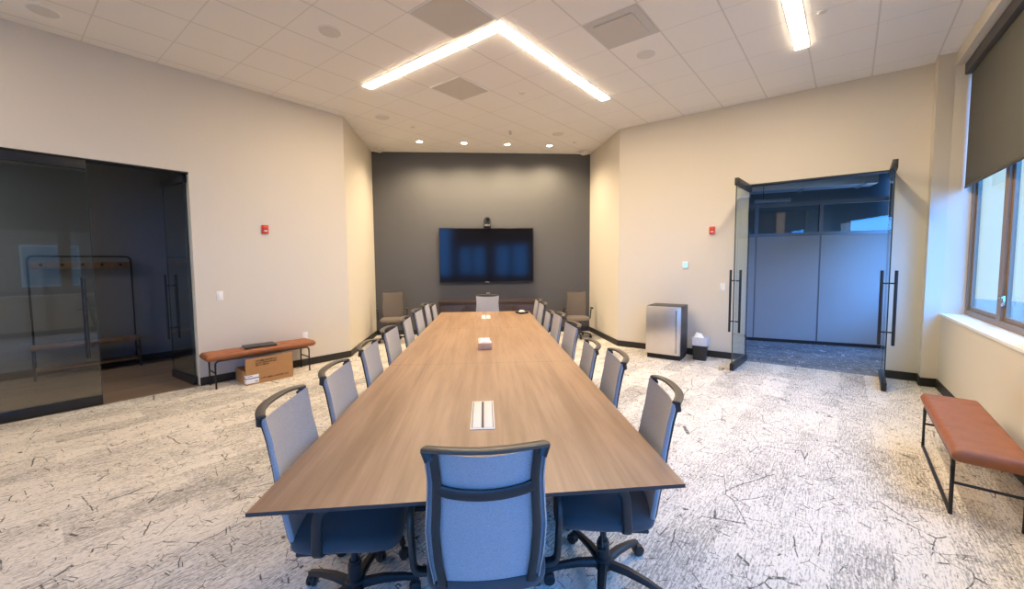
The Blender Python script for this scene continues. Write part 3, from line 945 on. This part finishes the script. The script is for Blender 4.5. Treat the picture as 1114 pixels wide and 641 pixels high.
def bench(name, label, loc, rz, floor_bar):
    """local x along the bench, -y its front"""
    t = thing(name, label, 'bench', loc, rz)
    Ls, dp = .66, .165
    zb, zt = .355, .440
    mb = MB(); N, Mv = 60, 14

    def pil(u, v, top):
        x = (u - .5) * 2 * Ls; y = (v - .5) * 2 * dp
        e = min(1, (min(u, 1 - u) * 2 * Ls) / .035) ; f = min(1, (min(v, 1 - v) * 2 * dp) / .035)
        q = math.sqrt(max(0, 1 - (1 - e) ** 2)) * math.sqrt(max(0, 1 - (1 - f) ** 2))
        tuft = 0
        if top:
            for cx in (-.45, -.225, 0, .225, .45):
                for cy in (-.085, .085):
                    r2 = ((x - cx) ** 2 + (y - cy) ** 2) / .0018
                    tuft += math.exp(-r2) * .008
            tuft += .003 * math.exp(-((abs((x / .225) % 1 - .5) - .5) * .225) ** 2 / .00006)
        zm = (zb + zt) / 2
        return (x, y, zm + (zt - zm) * q - tuft) if top else (x, y, zm - (zm - zb) * q)
    us = [0, .006, .012, .02, .03] + [.04 + .92 * i / 48 for i in range(49)] + [.97, .98, .988, .994, 1]
    vs = [0, .02, .045, .075, .11] + [.15 + .7 * i / 12 for i in range(13)] + [.89, .925, .955, .98, 1]
    for top in (True, False):
        gr = [[mb.bm.verts.new(pil(u, v, top)) for v in vs] for u in us]
        mb._q(gr, len(us) - 1, len(vs) - 1, not top)
    bmesh.ops.remove_doubles(mb.bm, verts=mb.bm.verts[:], dist=.0008)
    mb.build('cushion', t, M_leather, 60)
    r = .011
    for y in (-.143, .143):
        mb = MB(); mb.tube(fillet([(-.565, y, .0), (-.565, y, zb - .004), (.565, y, zb - .004), (.565, y, 0)], .05), r, 10); mb.build('leg_frame', t, M_metalblk)
    for x in (-.565, .565):
        MB().tube([(x, -.143, .20), (x, .143, .20)], .009, 8).build('stretcher', t, M_metalblk)
    if floor_bar:
        MB().tube([(-.565, -.143, .011), (.565, -.143, .011)], r, 10).build('floor_bar', t, M_metalblk)
    return t


bench('bench', 'tan leather bench with a laptop on it along the left wall', LW.p(1.375, .20), LW.rot(), False)
bu = Vector((2.834 - 3.61, 2.141 - 2.938)).normalized(); bn = Vector((-bu.y, bu.x))
if bn.x < 0: bn = -bn                        # towards the window wall
bc = (Vector((3.61, 2.938)) + Vector((2.834, 2.141))) / 2 + bn * .143
bench('bench', 'tan leather bench with black sled frame under the window', (bc.x, bc.y, 0), math.atan2(-bn.y, -bn.x) + PI / 2, True)

# laptop on the left bench
t = thing('laptop', 'closed dark laptop lying on the left bench', 'laptop', LW.p(1.40, .20, .441), LW.rot() - .12)
MB().box(-.185, .185, -.125, .125, 0, .013, None, .004).build('base', t, M_blk)
MB().box(-.185, .185, -.125, .125, .0135, .021, None, .003).build('lid', t, M_frame)

# ------------------------------------------------------------------ open carton under the left bench
bx = thing('cardboard_box', 'open brown cardboard box with printed flap under the left bench', 'box', LW.p(1.372, .265), LW.rot())
w, dpt, h = .283, .215, .172
mb = MB(); th = .006
mb.box(-w, w, -dpt, -dpt + th, 0, h); mb.box(-w, w, dpt - th, dpt, 0, h); mb.box(-w, -w + th, -dpt + th, dpt - th, 0, h); mb.box(w - th, w, -dpt + th, dpt - th, 0, h)
mb.box(-w + th, w - th, -dpt + th, dpt - th, 0, th)
mb.build('body', bx, M_card, 0)
fl = MB().box(-w, w, -.003, .003, 0, .168, T(0, -dpt + .003, h + .001, 0, -.03)).build('front_flap', bx, M_card, 0)
MB().box(-w + .01, w - .01, -.003, .003, -.10, 0, T(0, dpt - .01, h, 0, -.1)).build('back_flap', bx, M_cardin, 0)
yF = -dpt - .0006
text_mesh('printing', 'LW ABELS FICKER CO', .028, M_ink, bx, T(.055, yF, .062, 0, PI / 2), None, .33)
text_mesh('printing', 'LW ABELS FICKER CO', .030, M_ink, fl, T(-.045, yF - .003, h + .128, 0, PI / 2 - .03), None, .25)
text_mesh('printing', 'Item No. Thousand Pads Black', .024, M_ink, fl, T(-.045, yF - .0022, h + .099, 0, PI / 2 - .03), None, .25)
text_mesh('printing', 'Made in Mexico', .024, M_ink, fl, T(-.092, yF - .0012, h + .072, 0, PI / 2 - .03), None, .155)
mb = MB(); mb.use(M_paper); mb.box(-w - .001, -w + .145, yF - .0004, -dpt, .018, .128); mb.box(-w - .0012, -w, -dpt - .0008, -dpt + .07, .018, .128)
mb.use(M_bluebar); mb.box(-w - .0012, -w + .145, yF - .0012, yF, .078, .090); mb.box(-w - .002, -w - .001, -dpt, -dpt + .07, .078, .090); mb.box(-w + .01, -w + .07, yF - .0012, yF, .108, .116)
mb.box(-w + .10, -w + .135, yF - .0012, yF, .035, .045)
mb.build('shipping_label', bx, None, 0)['label'] = 'white shipping label with blue bars'

# ------------------------------------------------------------------ fridge and bin by the right wall
rr_ = RW.rot()
t = thing('mini_fridge', 'undercounter fridge with stainless steel door by the right wall', 'fridge', RW.p(.965, .375), rr_)
MB().box(-.262, .262, -.20, .255, .075, .852, None, .004).build('body', t, M_fridge)
MB().box(-.255, .255, -.19, .24, 0, .075).build('toe_kick', t, M_base, 0)
dr = MB().box(-.262, .262, -.255, -.203, .085, .846, None, .006).build('door', t, M_steel)
mb = MB(); sx = 1 if Vector((math.cos(rr_), math.sin(rr_))).dot(RW.u) > 0 else -1
mb.tube([(sx * .212, -.30, .13), (sx * .212, -.30, .80)], .011, 12)
for z in (.16, .77): mb.tube([(sx * .212, -.255, z), (sx * .212, -.30, z)], .008, 10)
mb.build('handle', dr, M_steelbar)

t = thing('waste_bin', 'small black waste bin with grey liner beside the fridge', 'bin', RW.p(1.455, .285), rr_)


def rrect(w, d, r, z, n=5):
    p = []
    for cx, cy, a0 in ((w - r, d - r, 0), (-w + r, d - r, PI / 2), (-w + r, -d + r, PI), (w - r, -d + r, 3 * PI / 2)):
        p += [(cx + r * math.cos(a0 + PI / 2 * i / n), cy + r * math.sin(a0 + PI / 2 * i / n), z) for i in range(n + 1)]
    return p


def loft(mb, secs, cap0=True, cap1=False):
    R = [[mb.bm.verts.new(p) for p in s] for s in secs]
    m = len(R[0])
    for a, b in zip(R, R[1:]):
        for i in range(m): mb._faces([a[i], a[(i + 1) % m], b[(i + 1) % m], b[i]], [(0, 1, 2, 3)])
    if cap0: mb._faces(R[0][::-1], [tuple(range(m))])
    if cap1: mb._faces(R[-1], [tuple(range(m))])
    return mb


loft(MB(), [rrect(.090, .078, .02, 0), rrect(.112, .098, .025, .33), rrect(.118, .104, .025, .34), rrect(.118, .104, .025, .352), rrect(.108, .094, .022, .352), rrect(.086, .074, .02, .02)], True, True).build('body', t, M_blk, 40)
loft(MB(), [rrect(.117, .104, .026, .235), rrect(.123, .108, .028, .262), rrect(.119, .106, .028, .29), rrect(.125, .110, .028, .352), rrect(.121, .107, .027, .366), rrect(.104, .09, .022, .362), rrect(.095, .082, .02, .26)], False, False).build('bin_liner', t, M_bag, 60)
mb = MB(); mb.surf(lambda u, v: ((u - .5) * .15, (v - .5) * .13, .30 + .085 * math.sin(PI * u) * math.sin(PI * v) * (1 + .3 * math.sin(11 * u + 2) * math.sin(9 * v))), 12, 12, .003, (0, 0, -1))
tag(mb.build('crumpled_paper', None, M_paper, 25, RW.p(1.43, .29, .05), rr_), 'crumpled white paper in the waste bin', 'paper')

# ------------------------------------------------------------------ small fittings on the walls


def wall_fit(name, F, s, z, label, cat, group=None):
    return thing(name, label, cat, F.p(s, 0, z), F.rot(), group)


for F, s, z, lab in ((LW, 1.204, 2.056, 'red fire alarm on the left wall above the bench'), (RW, 1.545, 2.052, 'red fire alarm on the right wall near the open door')):
    t = wall_fit('fire_alarm', F, s, z, lab, 'alarm', 'red fire alarms')
    MB().box(-.042, .042, -.03, 0, -.062, .062, None, .008).build('housing', t, M_red)
    MB().box(-.032, .032, -.044, -.028, .0, .052, None, .008).build('horn_cover', t, M_red)
    MB().box(-.022, .022, -.046, -.028, -.030, -.012, None, .005).build('strobe_lens', t, M_white)
for F, s, z, lab in ((LW, 1.773, 1.152, 'white light switch on the left wall by the glass door'), (RW, 1.714, 1.152, 'white light switch on the right wall by the glass door')):
    t = wall_fit('light_switch', F, s, z, lab, 'light switch', 'white light switches')
    MB().box(-.037, .037, -.006, 0, -.060, .060, None, .002).build('plate', t, M_white)
    MB().box(-.017, .017, -.010, -.005, -.033, .033, None, .002).build('rocker', t, M_white)
t = wall_fit('wall_outlet', LW, .715, .46, 'white wall outlet above the right end of the left bench', 'outlet')
MB().box(-.037, .037, -.006, 0, -.058, .058, None, .002).build('plate', t, M_white)
for z in (-.024, .024): MB().box(-.017, .017, -.009, -.005, z - .015, z + .015, None, .003).build('socket', t, M_paper)
t = wall_fit('thermostat', RW, 1.152, 1.50, 'white thermostat with cyan screen above the fridge', 'thermostat')
MB().box(-.046, .046, -.022, 0, -.058, .058, None, .005).build('body', t, M_white)
MB().box(-.032, .032, -.0235, -.021, -.03, .04).build('screen', t, M_cyan, 0)

# ------------------------------------------------------------------ ceiling fittings
d1 = Vector((-.758, .652)); d2 = Vector((.690, .724))


def strip(name, label, ap, arms, w=.125):
    t = thing(name, label, 'ceiling light', (0, 0, 0))
    ap = Vector(ap)
    if len(arms) == 2:
        (a, la), (b, lb) = arms
        na = Vector((-a.y, a.x)); nb = Vector((-b.y, b.x))
        if na.dot(b) > 0: na = -na
        if nb.dot(a) > 0: nb = -nb

        def isect(oa, ob):                 # lines ap+na*oa + a*t and ap+nb*ob + b*s
            p, q = ap + na * oa, ap + nb * ob
            den = a.x * b.y - a.y * b.x
            k = ((q.x - p.x) * b.y - (q.y - p.y) * b.x) / den
            return p + a * k

        def poly(h):
            return [tuple(isect(h, h)), tuple(ap + na * h + a * la), tuple(ap - na * h + a * la), tuple(isect(-h, -h)), tuple(ap - nb * h + b * lb), tuple(ap + nb * h + b * lb)]
    else:
        a, la = arms[0]; na = Vector((-a.y, a.x))

        def poly(h): return [tuple(ap + na * h), tuple(ap - na * h), tuple(ap - na * h + a * la), tuple(ap + na * h + a * la)]
    MB().prism(poly(w / 2 + .008), H - .006, H + .02).build('trim_frame', t, M_white, 0)
    MB().prism(poly(w / 2), H - .011, H - .005).build('diffuser', t, M_light, 0)
    return t


strip('linear_ceiling_light', 'glowing V-shaped ceiling light over the table', (.182, 4.15), [(d1, 2.28), (d2, 2.36)])
strip('linear_ceiling_light', 'straight glowing ceiling light toward the windows', (3.60, 4.365), [(Vector((-.70, -.714)), 3.0)])
strip('linear_ceiling_light', 'straight glowing ceiling light over the left entrance side', (-4.45, 2.75), [(Vector((-.70, -.714)), 1.5)])


def cell(i, j):
    """corner of ceiling tile (row i, column j)"""
    p1, q1 = .744 + .603 * i, .135 - .573 * j
    # solve .656x+.755y=p1 ; .713x-.701y=q1
    det = .656 * -.701 - .755 * .713
    return Vector(((p1 * -.701 - .755 * q1) / det, (.656 * q1 - .713 * p1) / det))


def tilething(name, i, j, label, parts):
    q = [cell(i, j), cell(i, j + 1), cell(i + 1, j + 1), cell(i + 1, j)]
    c = sum(q, Vector((0, 0))) / 4
    t = thing(name, label, 'vent', (c.x, c.y, H))

    def sc(k): return [tuple((p - c) * k) for p in q]
    parts(t, sc)
    return t


def perf(t, sc):
    MB().prism(sc(.97), -.006, .004).build('frame', t, M_white, 0)
    MB().prism(sc(.90), -.010, -.005).build('perforated_face', t, M_vent, 0)


def diffuser(t, sc):
    MB().prism(sc(.97), -.006, .004).build('frame', t, M_ventp, 0)
    MB().prism(sc(.70), -.024, -.006).build('centre_plate', t, M_vent, 0)


def retp(t, sc):
    MB().prism(sc(.97), -.006, .004).build('frame', t, M_white, 0)
    MB().prism(sc(.93), -.010, -.005).build('panel', t, M_vent, 0)


tilething('ceiling_vent', 5, 7, 'square grey vent inside the angle of the V light', perf)
tilething('ceiling_vent', 5, 3, 'square diffuser with dark centre right of the V light', diffuser)
tilething('ceiling_vent', 3, 5, 'grey return panel at the bend of the V light', retp)

for x, y, lab in ((-1.552, 4.35, 'round speaker grille in the ceiling left of the V light'), (1.895, 4.60, 'round speaker grille in the ceiling by the diffuser'), (-1.634, 6.754, 'round speaker grille near the left end of the screen niche'),
                  (1.402, 7.438, 'round speaker grille near the right downlight'), (-4.10, 4.17, 'round speaker grille high over the left doors')):
    t = thing('ceiling_speaker', lab, 'speaker', (x, y, H), 0, 'round ceiling speakers')
    MB().lathe([(0, .004), (.118, .004), (.118, -.004), (.105, -.008), (.105, -.004), (0, -.004)], None, 32).build('rim', t, M_white)
    MB().lathe([(0, -.0045), (.103, -.0045), (.103, -.007), (0, -.0095)], None, 32).build('grille', t, M_speaker)
for x, y, lab in ((-1.215, 7.19, 'small ceiling sprinkler cap left of the downlights'), (1.833, 7.95, 'small ceiling sprinkler cap right of the downlights'), (.566, 5.71, 'small round ceiling sensor between the arms of the V light'), (3.28, 3.75, 'small round ceiling sensor beside the straight light')):
    t = thing('ceiling_sensor', lab, 'sensor', (x, y, H))
    MB().lathe([(0, .002), (.042, .002), (.042, -.006), (.03, -.012), (0, -.014)], None, 20).build('cap', t, M_speaker)
t = thing('ceiling_sprinkler', 'small pendant sprinkler head in front of the downlights', 'sprinkler', (.506, 7.35, H))
MB().lathe([(0, .002), (.04, .002), (.04, -.004), (.03, -.008), (0, -.008)], None, 20).build('escutcheon', t, M_speaker)
mb = MB(); mb.lathe([(0, -.008), (.012, -.008), (.01, -.04), (.03, -.044), (.03, -.048), (0, -.048)], None, 14); mb.build('head', t, M_steelbar)
for x, y, rz, lab in ((-2.13, 8.55, math.radians(40), 'grey wedge box on the ceiling in the left niche corner'), (2.16, 8.57, math.radians(-40), 'grey wedge box on the ceiling in the right niche corner')):
    t = thing('wedge_speaker', lab, 'speaker', (x, y, H), rz, 'wedge boxes in the niche corners')
    mb = MB(); mb.prism([(-.10, -.002), (.10, -.002), (.10, -.015), (.06, -.055), (-.06, -.055), (-.10, -.02)], -.11, .11, T(0, 0, 0, 0, PI / 2)); mb.build('body', t, M_speaker, 0)
    MB().box(-.05, .05, -.113, -.109, -.048, -.016).build('face', t, M_vent, 0)

DL = [(-1.234, 8.03), (-.366, 8.08), (.50, 8.13), (1.362, 8.18)]
dlab = ['leftmost', 'second from left', 'third from left', 'rightmost']
for (x, y), l in zip(DL, dlab):
    t = thing('downlight', 'round recessed downlight before the charcoal wall, %s of four' % l, 'downlight', (x, y, H), 0, 'downlights over the television')
    MB().lathe([(.052, .004), (.078, .004), (.078, -.004), (.070, -.008), (.052, -.006)], None, 28).build('rim', t, M_white)
    MB().lathe([(0, -.002), (.054, -.002), (.054, -.005), (0, -.005)], None, 28).build('lens', t, M_down)
    li = bpy.data.lights.new('downlight_lamp', 'SPOT'); li.energy = 210; li.color = (1, .78, .52); li.spot_size = math.radians(150); li.spot_blend = .75; li.shadow_soft_size = .05
    lo = bpy.data.objects.new('downlight_lamp', li); COL.objects.link(lo); lo.location = (0, 0, -.02); lo.parent = t

# ------------------------------------------------------------------ outside
mb = MB(); mb.box(-70, 70, -70, 70, -4.2, -4.0); struct(mb.build('ground_outside', m=mat('asphalt', (.16, .16, .16), .9, noise=.2, nscale=2), smooth=0), 'grey street level outside the windows', 'ground')
bd = thing('building', 'brick office building across the street, mirrored in the left glass', 'building', (12.2, -11.4, -4), WW.rot())
MB().box(-9, 9, 0, 8, 0, 11.0).build('facade', bd, M_brick, 0)
MB().box(-9.2, 9.2, -.2, 8.2, 11.0, 11.5).build('parapet', bd, M_white, 0)
M_bwin = mat('building_window_glass', (.35, .45, .55), .15, noise=.1, nscale=1)
for fl_ in range(3):
    for i in range(5):
        x = -7.6 + i * 3.8
        wf = MB().box(x - .95, x + .95, -.06, .05, 1.2 + fl_ * 3.4, 3.2 + fl_ * 3.4).build('window', bd, M_white, 0)
        MB().box(x - .86, x + .86, -.075, -.055, 1.3 + fl_ * 3.4, 3.1 + fl_ * 3.4).build('pane', wf, M_bwin, 0)

# ------------------------------------------------------------------ light from outside
w = bpy.data.worlds.new('sky'); scn.world = w; w.use_nodes = True
t_ = w.node_tree; g = NG(t_); bg = t_.nodes['Background']
tc = g('TexCoord').outputs['Generated']
dt = g('VectorMath', operation='DOT_PRODUCT'); g.link(tc, dt.inputs[0]); dv = Vector((.15, -.95, .25)).normalized(); dt.inputs[1].default_value = dv
f = g.step(dt.outputs['Value'], -.3, .95)
g.link(g.mix(f, (.62, .80, .92), (.05, .32, 1.0)), bg.inputs['Color'])
g.link(g.math('ADD', 1.3, g.math('MULTIPLY', f, 15.0)), bg.inputs['Strength'])


def area(name, loc, target, size, size_y, energy, col):
    li = bpy.data.lights.new(name, 'AREA'); li.shape = 'RECTANGLE'; li.size = size; li.size_y = size_y; li.energy = energy; li.color = col
    o = bpy.data.objects.new(name, li); COL.objects.link(o); o.location = loc
    o.rotation_euler = (Vector(target) - Vector(loc)).to_track_quat('-Z', 'Y').to_euler()
    return o


# daylight coming down the corridor and through the office beyond the partition
area('corridor_daylight', WW.p(-1.35, -.10, 1.66), WW.p(-1.35, 3, 1.4), 1.5, 1.4, 13, (.42, .66, 1.0))
area('office_daylight', WW.p(-4.3, -.10, 1.66), WW.p(-4.3, 3, 1.6), 3.4, 1.4, 24, (.35, .62, 1.0))

# added fill light without a fixture, brightens the hall from out of view
hl = bpy.data.lights.new('hall_fill_light', 'AREA'); hl.size = .5; hl.energy = 75; hl.color = (1.0, .93, .86)
ho = bpy.data.objects.new('hall_fill_light', hl); COL.objects.link(ho); ho.location = LW.p(5.6, -1.3, 3.15)

# ------------------------------------------------------------------ camera
cam = bpy.data.cameras.new('camera'); co = bpy.data.objects.new('camera', cam); COL.objects.link(co)
yaw, pit, rol = .07025393, .06309495, -.00767477
fw_ = Vector((math.sin(yaw) * math.cos(pit), math.cos(yaw) * math.cos(pit), -math.sin(pit)))
r_ = Vector((math.cos(yaw), -math.sin(yaw), 0)); u_ = r_.cross(fw_)
r2 = r_ * math.cos(rol) + u_ * math.sin(rol); u2 = -r_ * math.sin(rol) + u_ * math.cos(rol)
R = Matrix((r2, u2, -fw_)).transposed().to_4x4()
co.matrix_world = Matrix.Translation((0, 0, 1.55)) @ R
cam.sensor_width = 36; cam.sensor_fit = 'HORIZONTAL'; cam.lens = 430 / 1114 * 36
cam.shift_x = 0; cam.shift_y = -6.76 / 1114
cam.clip_start = .05; cam.clip_end = 300
scn.camera = co

# ------------------------------------------------------------------ picture
vs = scn.view_settings
vs.view_transform = 'Standard'; vs.look = 'None'; vs.gamma = 1; vs.exposure = 0.0; vs.use_curve_mapping = False
cy = scn.cycles
cy.use_denoising = True; cy.max_bounces = 10; cy.diffuse_bounces = 6; cy.transparent_max_bounces = 16; cy.sample_clamp_indirect = 8; cy.caustics_reflective = False; cy.caustics_refractive = False
